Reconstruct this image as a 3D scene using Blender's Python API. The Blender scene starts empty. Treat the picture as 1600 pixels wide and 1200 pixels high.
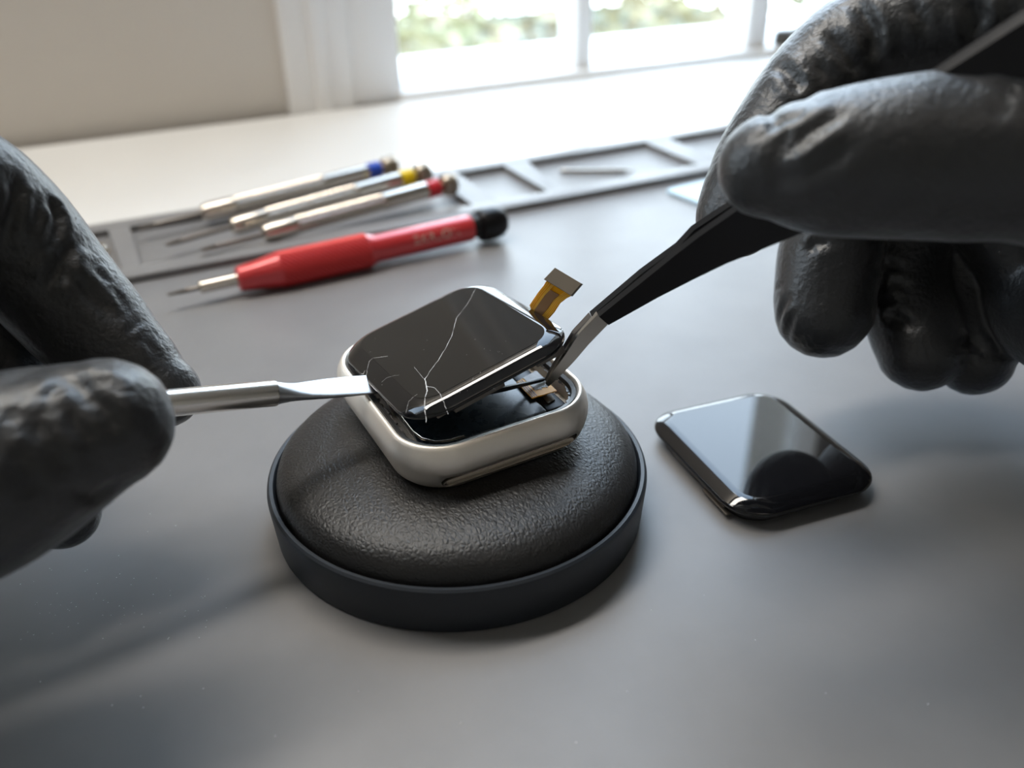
import bpy, bmesh, math, random
import numpy as np
from mathutils import Vector, Matrix, noise
from mathutils.bvhtree import BVHTree
random.seed(7)
SC = bpy.context.scene
COL = SC.collection
R = math.radians

# ---------------------------------------------------------------- camera, world, lights, exposure
cd = bpy.data.cameras.new('camera'); cam = bpy.data.objects.new('camera', cd); COL.objects.link(cam)
cd.sensor_width = 36.0; cd.lens = 36.0 * 1375 / 1600; cd.clip_start = 0.005; cd.clip_end = 100
cam.matrix_world = Matrix([[0.885309, 0.243094, -0.396399, 0.0], [-0.464846, 0.440545, -0.768009, 0.0], [-0.012067, 0.864191, 0.50302, 0.118], [0.0, 0.0, 0.0, 1.0]])
cd.dof.use_dof = True; cd.dof.focus_distance = 0.172; cd.dof.aperture_fstop = 11.5
SC.camera = cam
SC.view_settings.view_transform = 'Standard'; SC.view_settings.look = 'None'
SC.view_settings.gamma = 1.0; SC.view_settings.use_curve_mapping = False
SC.view_settings.exposure = 0.0

w = bpy.data.worlds.new('sky'); SC.world = w; w.use_nodes = True
nt = w.node_tree; bg = nt.nodes['Background']
tc = nt.nodes.new('ShaderNodeTexCoord'); sx = nt.nodes.new('ShaderNodeSeparateXYZ')
ramp = nt.nodes.new('ShaderNodeValToRGB')
ramp.color_ramp.elements[0].color = (0.84, 0.92, 1.0, 1); ramp.color_ramp.elements[1].color = (0.52, 0.70, 1.0, 1)
nt.links.new(tc.outputs['Generated'], sx.inputs[0]); nt.links.new(sx.outputs['Z'], ramp.inputs[0])
nt.links.new(ramp.outputs[0], bg.inputs[0]); bg.inputs[1].default_value = 9.0

def lamp(name, kind, loc, energy, color, rot=(0, 0, 0), **kw):
    d = bpy.data.lights.new(name, kind); o = bpy.data.objects.new(name, d); COL.objects.link(o)
    o.location = loc; o.rotation_euler = rot; d.energy = energy; d.color = color
    for k, v in kw.items(): setattr(d, k, v)
    return o
sun = lamp('sun', 'SUN', (0, 0, 5), 1.2, (1, 0.95, 0.86), angle=R(2))
sun.rotation_euler = Vector((-0.70, 0.30, -0.65)).to_track_quat('-Z', 'Y').to_euler()
portal = lamp('window_portal', 'AREA', (0.430, 0.60, 0.746), 1, (1, 1, 1), (R(-90), 0, 0), shape='RECTANGLE', size=0.47, size_y=1.52)
portal.data.cycles.is_portal = True
portal2 = lamp('fill_window_portal', 'AREA', (-0.61, 0.60, 0.75), 1, (1, 1, 1), (R(-90), 0, 0), shape='RECTANGLE', size=0.52, size_y=1.30)  # sky portal for the unseen window added to fill the left side
portal2.data.cycles.is_portal = True
lamp('strip_lamp', 'AREA', (-0.09, 0.43, 0.82), 6.5, (1, 0.95, 0.87), (0, 0, 0), shape='RECTANGLE', size=0.7, size_y=0.12)
lamp('rear_ceiling_lamp', 'AREA', (0.25, -0.75, 1.6), 1.1, (1, 0.86, 0.74), (0, 0, R(-20)), shape='RECTANGLE', size=0.9, size_y=0.12)

# ---------------------------------------------------------------- materials
def mat(name, color, rough=0.5, metal=0.0, spec=0.5, coat=0.0, coat_rough=0.05, ior=1.5):
    m = bpy.data.materials.new(name); m.use_nodes = True
    b = m.node_tree.nodes['Principled BSDF']
    b.inputs['Base Color'].default_value = (*color, 1); b.inputs['Roughness'].default_value = rough
    b.inputs['Metallic'].default_value = metal; b.inputs['Specular IOR Level'].default_value = spec
    b.inputs['Coat Weight'].default_value = coat; b.inputs['Coat Roughness'].default_value = coat_rough
    b.inputs['IOR'].default_value = ior
    return m
def nodes(m): return m.node_tree.nodes, m.node_tree.links, m.node_tree.nodes['Principled BSDF']
def bump(m, scale, strength, dist=0.0001, detail=3, kind='noise', stretch=None, lac=2.0, chain=None):
    N, L, b = nodes(m)
    t = N.new('ShaderNodeTexCoord'); mp = N.new('ShaderNodeMapping')
    if stretch: mp.inputs['Scale'].default_value = stretch
    L.new(t.outputs['Object'], mp.inputs['Vector'])
    if kind == 'noise':
        x = N.new('ShaderNodeTexNoise'); x.inputs['Scale'].default_value = scale; x.inputs['Detail'].default_value = detail; out = x.outputs['Fac']
    elif kind == 'voronoi':
        x = N.new('ShaderNodeTexVoronoi'); x.inputs['Scale'].default_value = scale; x.feature = 'DISTANCE_TO_EDGE'; out = x.outputs['Distance']
    else:
        x = N.new('ShaderNodeTexWave'); x.inputs['Scale'].default_value = scale; x.inputs['Distortion'].default_value = detail; out = x.outputs['Fac']
    L.new(mp.outputs[0], x.inputs['Vector'])
    bp = N.new('ShaderNodeBump'); bp.inputs['Strength'].default_value = strength; bp.inputs['Distance'].default_value = dist
    L.new(out, bp.inputs['Height'])
    prev = b.inputs['Normal'].links
    if prev: L.new(prev[0].from_socket, bp.inputs['Normal'])
    L.new(bp.outputs[0], b.inputs['Normal'])
    return x, bp
def mottle(m, c1, c2, scale, detail=4, lo=0.35, hi=0.65):
    N, L, b = nodes(m)
    t = N.new('ShaderNodeTexCoord'); x = N.new('ShaderNodeTexNoise'); x.inputs['Scale'].default_value = scale; x.inputs['Detail'].default_value = detail
    r = N.new('ShaderNodeValToRGB'); r.color_ramp.elements[0].position = lo; r.color_ramp.elements[1].position = hi
    r.color_ramp.elements[0].color = (*c1, 1); r.color_ramp.elements[1].color = (*c2, 1)
    L.new(t.outputs['Object'], x.inputs['Vector']); L.new(x.outputs['Fac'], r.inputs[0]); L.new(r.outputs[0], b.inputs['Base Color'])
def rough_noise(m, lo, hi, scale):
    N, L, b = nodes(m)
    t = N.new('ShaderNodeTexCoord'); x = N.new('ShaderNodeTexNoise'); x.inputs['Scale'].default_value = scale; x.inputs['Detail'].default_value = 5
    mr = N.new('ShaderNodeMapRange'); mr.inputs[3].default_value = lo; mr.inputs[4].default_value = hi
    L.new(t.outputs['Object'], x.inputs['Vector']); L.new(x.outputs['Fac'], mr.inputs[0]); L.new(mr.outputs[0], b.inputs['Roughness'])

M = {}
M['wall'] = mat('wall_paint', (0.60, 0.555, 0.50), 0.8); bump(M['wall'], 120, 0.1, 0.002)
M['ceiling'] = mat('ceiling_paint', (0.78, 0.76, 0.72), 0.85); bump(M['ceiling'], 150, 0.1, 0.002)
M['floor'] = mat('floor_boards', (0.12, 0.08, 0.055), 0.5); mottle(M['floor'], (0.09, 0.06, 0.04), (0.15, 0.10, 0.07), 6)
M['trim'] = mat('white_trim_paint', (0.82, 0.80, 0.78), 0.35); bump(M['trim'], 200, 0.05, 0.001)
M['sill'] = mat('white_sill', (0.86, 0.86, 0.85), 0.4); bump(M['sill'], 200, 0.05, 0.001)
M['table'] = mat('white_laminate', (0.80, 0.797, 0.785), 0.32, spec=0.25); rough_noise(M['table'], 0.26, 0.34, 30)
M['mat'] = mat('grey_silicone', (0.215, 0.212, 0.214), 0.48, spec=0.32); mottle(M['mat'], (0.208, 0.205, 0.208), (0.224, 0.220, 0.222), 60); rough_noise(M['mat'], 0.36, 0.46, 45); bump(M['mat'], 3500, 0.12, 0.00003)
M['ring'] = mat('charcoal_anodised_ring', (0.018, 0.022, 0.028), 0.45, metal=0.0, spec=0.4); bump(M['ring'], 5000, 0.15, 0.00003)
M['leather'] = mat('black_leather', (0.018, 0.0175, 0.0175), 0.40, spec=0.38)
bump(M['leather'], 1300, 0.7, 0.00020, kind='voronoi', stretch=(1, 0.7, 1)); bump(M['leather'], 700, 0.5, 0.00028, detail=4, stretch=(1.4, 0.7, 1))
M['case'] = mat('champagne_satin_aluminium', (0.92, 0.85, 0.76), 0.5, metal=1.0); bump(M['case'], 6000, 0.12, 0.00002)
M['polish'] = mat('polished_aluminium', (0.34, 0.29, 0.24), 0.2, metal=1.0); rough_noise(M['polish'], 0.14, 0.24, 300)
M['steel'] = mat('brushed_steel', (0.80, 0.76, 0.71), 0.24, metal=1.0); bump(M['steel'], 900, 0.2, 0.00003, stretch=(0.05, 1, 1))
M['steel_dark'] = mat('dark_steel', (0.22, 0.20, 0.185), 0.28, metal=1.0); bump(M['steel_dark'], 1500, 0.2, 0.00003)
M['steel_mid'] = mat('grey_tip_steel', (0.44, 0.41, 0.37), 0.25, metal=1.0); bump(M['steel_mid'], 1500, 0.2, 0.00003)
M['blade'] = mat('ground_blade_steel', (0.47, 0.48, 0.50), 0.36, metal=1.0); bump(M['blade'], 2500, 0.25, 0.00002, stretch=(0.06, 1, 1))
M['nickel'] = mat('nickel_plate', (0.66, 0.60, 0.53), 0.2, metal=1.0); rough_noise(M['nickel'], 0.16, 0.28, 300)
M['cap'] = mat('bronze_cap', (0.42, 0.36, 0.29), 0.3, metal=0.9); rough_noise(M['cap'], 0.25, 0.4, 300)
M['esd'] = mat('black_coating', (0.006, 0.0055, 0.006), 0.33, spec=0.25); bump(M['esd'], 4000, 0.15, 0.00002)
M['glass'] = mat('black_cover_glass', (0.006, 0.006, 0.007), 0.025, spec=0.5, ior=1.52); rough_noise(M['glass'], 0.015, 0.04, 120)
M['panel'] = mat('dead_screen_panel', (0.0105, 0.010, 0.0095), 0.05, spec=0.5, ior=1.52); rough_noise(M['panel'], 0.04, 0.07, 200)
M['blackplastic'] = mat('black_plastic', (0.012, 0.012, 0.013), 0.4); bump(M['blackplastic'], 2000, 0.2, 0.00003)
M['gasket'] = mat('dark_gasket', (0.030, 0.027, 0.025), 0.35); bump(M['gasket'], 1200, 0.5, 0.0001)
M['battery'] = mat('blue_black_cell', (0.020, 0.032, 0.045), 0.28, spec=0.6); rough_noise(M['battery'], 0.2, 0.36, 350)
M['bracket'] = mat('brown_grey_bracket', (0.16, 0.14, 0.12), 0.4, metal=0.5); bump(M['bracket'], 2500, 0.3, 0.00004)
M['gold'] = mat('amber_flex_film', (0.95, 0.40, 0.005), 0.45, spec=0.3); rough_noise(M['gold'], 0.4, 0.5, 500)
M['copper'] = mat('copper_flex_core', (0.30, 0.16, 0.075), 0.4, metal=0.2); rough_noise(M['copper'], 0.3, 0.5, 500)
M['goldline'] = mat('gold_trace', (1.0, 0.60, 0.08), 0.4, metal=0.0); rough_noise(M['goldline'], 0.2, 0.4, 500)
M['connector'] = mat('tan_connector', (0.16, 0.13, 0.095), 0.5, metal=0.2); bump(M['connector'], 3000, 0.1, 0.00003)
M['tab_glare'] = mat('painted_tab_glare', (0.80, 0.76, 0.74), 0.5, spec=0.3); mottle(M['tab_glare'], (0.74, 0.69, 0.68), (0.84, 0.81, 0.8), 900)  # specular glare painted as a white colour
M['crack'] = mat('white_fracture', (0.75, 0.74, 0.72), 0.5); mottle(M['crack'], (0.45, 0.44, 0.43), (0.9, 0.88, 0.86), 700)
M['adhesive'] = mat('torn_adhesive', (0.10, 0.09, 0.085), 0.3); mottle(M['adhesive'], (0.02, 0.02, 0.02), (0.34, 0.31, 0.29), 900)
M['glove'] = mat('black_nitrile', (0.0105, 0.0105, 0.0115), 0.38, spec=0.66)
rough_noise(M['glove'], 0.34, 0.44, 120)
nodes(M['glove'])[2].inputs['Sheen Weight'].default_value = 0.17; nodes(M['glove'])[2].inputs['Sheen Roughness'].default_value = 0.45
bump(M['glove'], 1000, 0.9, 0.00025, detail=4); bump(M['glove'], 260, 0.3, 0.0003, detail=3)
M['red'] = mat('red_anodised', (0.62, 0.035, 0.04), 0.26, metal=0.2, spec=0.7, coat=0.4); rough_noise(M['red'], 0.25, 0.36, 200)
M['redknurl'] = mat('red_knurled', (0.60, 0.04, 0.04), 0.4, metal=0.2, spec=0.5); rough_noise(M['redknurl'], 0.35, 0.46, 200)
M['print'] = mat('worn_cream_print', (0.62, 0.47, 0.40), 0.5); mottle(M['print'], (0.5, 0.33, 0.28), (0.7, 0.56, 0.48), 800)
M['bluering'] = mat('blue_plastic', (0.01, 0.06, 0.50), 0.4); rough_noise(M['bluering'], 0.35, 0.5, 300)
M['yellowring'] = mat('yellow_plastic', (0.85, 0.60, 0.0), 0.4); rough_noise(M['yellowring'], 0.35, 0.5, 300)
M['redring'] = mat('red_plastic', (0.60, 0.02, 0.03), 0.4); rough_noise(M['redring'], 0.35, 0.5, 300)
M['cloth'] = mat('pale_blue_card', (0.50, 0.68, 0.80), 0.45); bump(M['cloth'], 2500, 0.2, 0.00005)
M['dust'] = mat('white_dust', (0.85, 0.86, 0.88), 0.7); mottle(M['dust'], (0.7, 0.71, 0.74), (0.95, 0.95, 0.95), 800)
M['leaf'] = mat('pale_leaves', (0.12, 0.14, 0.07), 0.6, spec=0.2); mottle(M['leaf'], (0.20, 0.21, 0.10), (0.38, 0.34, 0.22), 1.7)
M['leaf2'] = mat('yellow_leaves', (0.16, 0.15, 0.08), 0.6, spec=0.2); mottle(M['leaf2'], (0.26, 0.235, 0.12), (0.40, 0.345, 0.24), 1.9)
M['bark'] = mat('bark', (0.2, 0.14, 0.09), 0.8); bump(M['bark'], 30, 0.5, 0.01)
M['lawn'] = mat('lawn', (0.12, 0.14, 0.07), 0.9, spec=0.2); mottle(M['lawn'], (0.080, 0.088, 0.050), (0.105, 0.098, 0.072), 1.5)
M['latch'] = mat('bronze_latch', (0.09, 0.08, 0.065), 0.45, metal=0.4); rough_noise(M['latch'], 0.4, 0.5, 200)
def pane_material():
    m = bpy.data.materials.new('clear_window_glass'); m.use_nodes = True
    N, L = m.node_tree.nodes, m.node_tree.links; N.remove(N['Principled BSDF'])
    t = N.new('ShaderNodeBsdfTransparent'); t.inputs[0].default_value = (0.96, 0.98, 0.97, 1)
    g = N.new('ShaderNodeBsdfGlossy'); g.inputs['Roughness'].default_value = 0.02
    f = N.new('ShaderNodeLayerWeight'); f.inputs[0].default_value = 0.5; pw = N.new('ShaderNodeMath'); pw.operation = 'POWER'; pw.inputs[1].default_value = 4.0
    ad = N.new('ShaderNodeMath'); ad.operation = 'MULTIPLY_ADD'; ad.inputs[1].default_value = 0.9; ad.inputs[2].default_value = 0.04; mx = N.new('ShaderNodeMixShader')
    L.new(f.outputs['Facing'], pw.inputs[0]); L.new(pw.outputs[0], ad.inputs[0]); L.new(ad.outputs[0], mx.inputs[0]); L.new(t.outputs[0], mx.inputs[1]); L.new(g.outputs[0], mx.inputs[2])
    L.new(mx.outputs[0], N['Material Output'].inputs[0]); return m
M['pane'] = pane_material()

# ---------------------------------------------------------------- helpers (all lengths below in millimetres, scaled on build)
S = 0.001
class MB:
    def __init__(self): self.v = []; self.f = []
    def add(self, vs, fs):
        o = len(self.v); self.v += [tuple(p) for p in vs]; self.f += [tuple(i + o for i in f) for f in fs]; return self
    def box(self, x0, x1, y0, y1, z0, z1, bev=0.0):
        if bev <= 0:
            vs = [(x0,y0,z0),(x1,y0,z0),(x1,y1,z0),(x0,y1,z0),(x0,y0,z1),(x1,y0,z1),(x1,y1,z1),(x0,y1,z1)]
            return self.add(vs, [(3,2,1,0),(4,5,6,7),(0,1,5,4),(1,2,6,5),(2,3,7,6),(3,0,4,7)])
        b = bmesh.new(); bmesh.ops.create_cube(b, size=1)
        for v in b.verts: v.co = ((x0+x1)/2 + v.co.x*(x1-x0), (y0+y1)/2 + v.co.y*(y1-y0), (z0+z1)/2 + v.co.z*(z1-z0))
        bmesh.ops.bevel(b, geom=b.edges[:], offset=bev, segments=2, profile=0.5, affect='EDGES')
        b.verts.index_update(); self.add([v.co[:] for v in b.verts], [[v.index for v in f.verts] for f in b.faces]); b.free(); return self
    def rings(self, rs, cap0=True, cap1=True, closed=True):
        n = len(rs[0]); vs = [p for r in rs for p in r]; fs = []
        for i in range(len(rs) - 1):
            for k in range(n if closed else n - 1):
                a = i*n + k; b = i*n + (k+1) % n; fs.append((a, b, b + n, a + n))
        if cap0: fs.append(tuple(reversed(range(n))))
        if cap1: fs.append(tuple((len(rs)-1)*n + k for k in range(n)))
        return self.add(vs, fs)
    def lathe(self, prof, n=64, o=(0,0,0), ax=(0,0,1), cap0=True, cap1=True):
        a = Vector(ax).normalized(); q = a.to_track_quat('Z', 'Y'); o = Vector(o)
        rs = [[(o + q @ Vector((r*math.cos(2*math.pi*k/n), r*math.sin(2*math.pi*k/n), z)))[:] for k in range(n)] for r, z in prof]
        return self.rings(rs, cap0, cap1)
    def tube(self, pts, rad, n=8, up=(0,0,1)):
        P = [Vector(p) for p in pts]; rs = []
        if not isinstance(rad, (list, tuple)): rad = [rad]*len(P)
        for i, p in enumerate(P):
            t = (P[min(i+1, len(P)-1)] - P[max(i-1, 0)]).normalized()
            u = t.cross(Vector(up)); u = u.normalized() if u.length > 1e-6 else t.orthogonal().normalized(); v = u.cross(t)
            rs.append([(p + rad[i]*(math.cos(2*math.pi*k/n)*u + math.sin(2*math.pi*k/n)*v))[:] for k in range(n)])
        return self.rings(rs)
    def build(self, name, m, parent=None, smooth=True, angle=35, weld=False, loc=None):
        me = bpy.data.meshes.new(name); me.from_pydata([(x*S, y*S, z*S) for x, y, z in self.v], [], self.f)
        b = bmesh.new(); b.from_mesh(me)
        if weld: bmesh.ops.remove_doubles(b, verts=b.verts[:], dist=1e-6)
        bmesh.ops.recalc_face_normals(b, faces=b.faces[:]); b.to_mesh(me); b.free()
        ms = m if isinstance(m, (list, tuple)) else [m]
        for k in ms: me.materials.append(M[k])
        if smooth:
            me.polygons.foreach_set('use_smooth', [True]*len(me.polygons)); me.set_sharp_from_angle(angle=R(angle))
        o = bpy.data.objects.new(name, me); COL.objects.link(o)
        if parent: o.parent = parent
        if loc: o.location = [c*S for c in loc]
        return o
def tag(o, label=None, cat=None, group=None, kind=None):
    if label: o['label'] = label
    if cat: o['category'] = cat
    if group: o['group'] = group
    if kind: o['kind'] = kind
    return o
def thing(name, label, cat, loc=(0,0,0), rot=(0,0,0), group=None):
    o = bpy.data.objects.new(name, None); o.empty_display_size = 0.01; COL.objects.link(o)
    o.location = [c*S for c in loc]; o.rotation_euler = rot
    return tag(o, label, cat, group)
def rr(W, L, r, z, n=10, dx=0, dy=0):
    out = []
    for cx, cy, a0 in ((W/2-r, L/2-r, 0), (-W/2+r, L/2-r, 90), (-W/2+r, -L/2+r, 180), (W/2-r, -L/2+r, 270)):
        for k in range(n+1):
            a = R(a0 + 90*k/n); out.append((dx + cx + r*math.cos(a), dy + cy + r*math.sin(a), z))
    return out

# ---------------------------------------------------------------- room
def st(o): o['kind'] = 'structure'; return o
WY = 535.0
X0, X1, YB, ZF, ZC = -1500, 2300, -2300, -750, 1750
WX0, WX1, WZ0, WZ1 = 200.5, 660, -8, 1500
m = MB()
m.box(X0-100, -870, WY, WY+120, ZF, ZC); m.box(-350, WX0, WY, WY+120, ZF, ZC); m.box(-870, -350, WY, WY+120, ZF, 100); m.box(-870, -350, WY, WY+120, 1400, ZC); m.box(WX1, X1+100, WY, WY+120, ZF, ZC)
m.box(WX0, WX1, WY, WY+120, WZ1, ZC); m.box(WX0, WX1, WY, WY+120, ZF, WZ0-14)
st(m.build('wall_back', 'wall', smooth=False))
st(MB().box(X0-100, X0, YB, WY, ZF, ZC).build('wall_left', 'wall', smooth=False))
st(MB().box(X1, X1+100, YB, WY, ZF, ZC).build('wall_right', 'wall', smooth=False))
st(MB().box(X0-100, X1+100, YB-100, YB, ZF, ZC).build('wall_front', 'wall', smooth=False))
st(MB().box(X0-100, X1+100, YB-100, WY+120, ZF-60, ZF).build('floor', 'floor', smooth=False))
st(MB().box(X0-100, X1+100, YB-100, WY+120, ZC, ZC+60).build('ceiling', 'ceiling', smooth=False))

win = bpy.data.objects.new('window_1', None); COL.objects.link(win); st(win)
c = MB()
c.box(129, 146, WY-6, WY+1, -20, WZ1+70, 1.5); c.box(144.5, 154, WY-8.5, WY+1, -20, WZ1+70, 2); c.box(152, 169.2, WY-6, WY+1, -20, WZ1+70, 1.5)
c.box(WX1, WX1+40, WY-6, WY+1, -20, WZ1+70, 1.5); c.box(129, WX1+40, WY-7, WY+1, WZ1+30, WZ1+80, 1.5)
c.build('window_casing', 'trim', win)
MB().box(169.2, WX0, WY-4, WY+40, -14, WZ1+30, 1.5).build('stile', 'trim', win)
MB().box(WX1-30, WX1, WY-4, WY+40, -14, WZ1+30, 1.5).build('stile', 'trim', win)
MB().box(WX0, WX1-30, WY-4, WY+40, WZ1-30, WZ1+30, 1.5).build('head_rail', 'trim', win)
MB().box(WX0-2, WX1+2, WY-6.3, WY+112, -20, 0.5, 0.8).build('sill', 'sill', win)
mx = [(330.7, 342.9), (479.8, 499.8)]
for a, b in mx: MB().box(a, b, WY+3, WY+28, 0.5, 171, 1.2).build('muntin', 'trim', win)
for a, b in [(WX0, 330.7), (342.9, 479.8), (499.8, WX1-30)]: MB().box(a-1, b+1, WY+14, WY+17, 0.5, 172).build('pane', 'pane', win, smooth=False)
MB().box(WX0, WX1-30, WY-2, WY+34, 170, 196, 1.2).build('meeting_rail', 'trim', win)
MB().box(WX0-1, WX1-29, WY+22, WY+25, 195, WZ1-29).build('pane', 'pane', win, smooth=False)
lt = MB().box(507, 530, WY-3, WY+6, 0.5, 12, 2.5); lt.box(512, 522, WY-14, WY-1, 5, 10, 1.5); lt.build('latch', 'latch', win)

win2 = bpy.data.objects.new('fill_window', None); COL.objects.link(win2); st(win2)  # out-of-frame window, added to bring more daylight in from the left
for x in (-910, -372): MB().box(x, x+62, WY-6, WY+40, 60, 1440, 1.5).build('stile', 'trim', win2)
MB().box(-848, -372, WY-6, WY+40, 1378, 1440, 1.5).build('head_rail', 'trim', win2)
MB().box(-915, -305, WY-40, WY+112, 80, 101, 1.5).build('sill', 'sill', win2)
MB().box(-848, -372, WY+14, WY+17, 100, 1380).build('pane', 'pane', win2, smooth=False)
# garden outside
tag(MB().box(-9000, 12000, 700, 16000, -2300, -2200).build('garden_lawn', 'lawn', smooth=False), kind='structure')
def shrub(x, y, z0, h, rad, lm, label, seed):
    rnd = random.Random(seed); t = thing('garden_shrub', label, 'shrub', (x, y, z0), group='shrubs outside the window')
    b = MB(); b.tube([(0,0,0), (20,10,h*0.3), (-10,0,h*0.6)], [45, 35, 20], 8)
    for k in range(5):
        a = k*1.26; b.tube([(0,0,h*0.25), (rad*0.4*math.cos(a), rad*0.4*math.sin(a), h*0.55), (rad*0.7*math.cos(a), rad*0.7*math.sin(a), h*0.8)], [22, 14, 6], 6)
    b.build('stem', 'bark', t)
    f = MB()
    for k in range(2600):
        u = rnd.uniform(-1, 1); a = rnd.uniform(0, 6.283); rr_ = rnd.uniform(0.62, 1.0)
        lump = 1 + 0.16*math.sin(3*a + seed) * math.cos(4*u)
        s = math.sqrt(1-u*u); p = Vector((rad*rr_*lump*s*math.cos(a), rad*rr_*lump*s*math.sin(a), h*0.56 + h*0.45*rr_*lump*u))
        n = Vector((rnd.gauss(0,1), rnd.gauss(0,1), rnd.gauss(0.6,1))).normalized(); q = n.to_track_quat('Z', 'Y'); l = rnd.uniform(45, 85); wd = l*0.45
        vs = [p + q @ Vector(c_) for c_ in ((-l, 0, 0), (0, -wd, l*0.12), (l, 0, 0), (0, wd, l*0.12))]
        f.add([v[:] for v in vs], [(0,1,2,3)])
    f.build('foliage', lm, t, smooth=False)
shrub(900, 4200, -2200, 2200, 1150, 'leaf', 'pale green leafy shrub outside the leftmost window pane', 1)
shrub(3350, 5600, -2200, 2350, 1250, 'leaf2', 'yellow green leafy shrub outside, behind the first muntin from the left', 2)
shrub(5900, 4600, -2200, 2250, 1250, 'leaf', 'green leafy shrub outside the second window pane', 3)
shrub(8700, 6000, -2200, 2450, 1350, 'leaf2', 'yellow green leafy shrub outside, beyond the bronze latch', 4)

# ---------------------------------------------------------------- table and mat
t = thing('work_table', 'glossy white worktable standing against the wall under the window', 'table', (0, 0, -4))
MB().box(-700, 1200, -260, 528.6, -28, 0, 2).build('tabletop', 'table', t)
for x in (-640, 1140):
    for y in (-210, 480): MB().box(x-25, x+25, y-25, y+25, -745, -28, 2).build('leg', 'table', t)

mt = thing('repair_mat', 'grey silicone repair mat with moulded parts tray, lying on the white table', 'mat', (0, 0, -4))
MB().box(-190, 520, -150, 369.5, 0, 4, 0.6).build('base_sheet', 'mat', mt)
def tray():
    b = MB(); z0, z1 = 3.9, 6.6; y0, yi, yj, y1 = 301.0, 311.0, 353.5, 362.5
    b.box(-180, 510, y0, yi, z0, z1, 0.5); b.box(-180, 510, yj, y1, z0, z1, 0.5)
    for a0, a1, c0, c1 in ((-190, -172, -190, -172), (-82, -74, -82, -74), (10.8, 18.6, 10.8, 16.8), (144.2, 156.2, 143.8, 155.0), (179.6, 192.2, 178.4, 183.0), (258.0, 272.0, 256.9, 269.0), (350, 362, 350, 362), (500, 510, 500, 510)):
        vs = [(c0, yi-0.5, z0), (c1, yi-0.5, z0), (a1, yj+0.5, z0), (a0, yj+0.5, z0), (c0, yi-0.5, z1), (c1, yi-0.5, z1), (a1, yj+0.5, z1), (a0, yj+0.5, z1)]
        b.add(vs, [(3,2,1,0),(4,5,6,7),(0,1,5,4),(1,2,6,5),(2,3,7,6),(3,0,4,7)])
    return b
tray().build('parts_tray', 'mat', mt)

# ---------------------------------------------------------------- watchmaker's cushion
CX, CY = 59.8, 141.1
cu = thing('movement_cushion', 'round black leather cushion in a charcoal ring, holding the watch case', 'cushion', (CX, CY, 0))
MB().lathe([(38.2, 0), (38.9, 0.5), (39.6, 9.6), (39.45, 10.3), (39.0, 10.7), (38.3, 10.6), (37.9, 10.0), (37.8, 4.0)], 128).build('base_ring', 'ring', cu)
MB().lathe([(37.4, 5), (37.6, 9.4), (37.5, 11.2), (36.9, 12.9), (35.6, 14.3), (33.5, 15.3), (30.5, 16.1), (26, 16.8), (20, 17.2), (12, 17.4), (5, 17.45), (0.5, 17.45)], 128).build('leather_pad', 'leather', cu)

# ---------------------------------------------------------------- watch case
DW, DL, DR = 36.8, 43.3, 8.6
wc = thing('watch_case', 'opened champagne aluminium watch case lying on the leather cushion', 'watch case', (63.2, 146.9, 28.3), (R(1.6), R(-1.4), R(0.9)))
CW, CL, CR = DW + 2.6, DL + 2.6, DR + 1.0
def case_body():
    prof = [(-5.5, -10.5), (-3.0, -10.45), (-1.3, -10.2), (-0.1, -9.6), (0.7, -8.7), (1.35, -7.0), (1.75, -5.2), (1.8, -3.6), (1.5, -2.0), (0.9, -0.75), (0.45, -0.12), (0.2, 0.0), (-0.15, -0.05),
            (-0.5, -0.5), (-0.6, -1.6), (-1.9, -1.75), (-2.0, -4.6)]
    b = MB(); b.rings([rr(CW+2*d, CL+2*d, max(CR+d, 1), z, 12) for d, z in prof]); return b
body = case_body().build('case_body', ['case', 'polish'], wc, angle=50)
def cut_slot(body):
    k = MB(); n = 24; rs = []
    for x, s in ((-15.2, 0.01), (-15.0, 0.55), (-14.2, 0.9), (-13, 1), (13, 1), (14.2, 0.9), (15.0, 0.55), (15.2, 0.01)):
        rs.append([(x, -CL/2 - 1.3 + 2.3*s*math.cos(2*math.pi*i/n), -7.9 + 1.85*s*math.sin(2*math.pi*i/n)) for i in range(n)])
    k.rings(rs); cut = k.build('slot_cutter', 'polish', wc); 
    md = body.modifiers.new('slot', 'BOOLEAN'); md.object = cut; md.operation = 'DIFFERENCE'; md.solver = 'EXACT'; md.material_mode = 'TRANSFER'
    dg = bpy.context.evaluated_depsgraph_get(); me = bpy.data.meshes.new_from_object(body.evaluated_get(dg))
    body.modifiers.clear(); old = body.data; body.data = me; bpy.data.meshes.remove(old); me.name = 'case_body'
    bpy.data.objects.remove(cut)
bpy.context.view_layer.update(); cut_slot(body)
g = MB(); g.rings([rr(CW-1.1, CL-1.1, CR-0.55, -0.75, 12), rr(CW-1.6, CL-1.6, CR-0.8, -0.55, 12), rr(CW-3.2, CL-3.2, CR-1.6, -0.75, 12), rr(CW-3.8, CL-3.8, CR-1.9, -1.6, 12)], False, False)
g.build('gasket', 'gasket', wc)
rnd = random.Random(5); g = MB(); ring_o = rr(CW-3.7, CL-3.7, CR-1.85, 0, 12)
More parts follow.
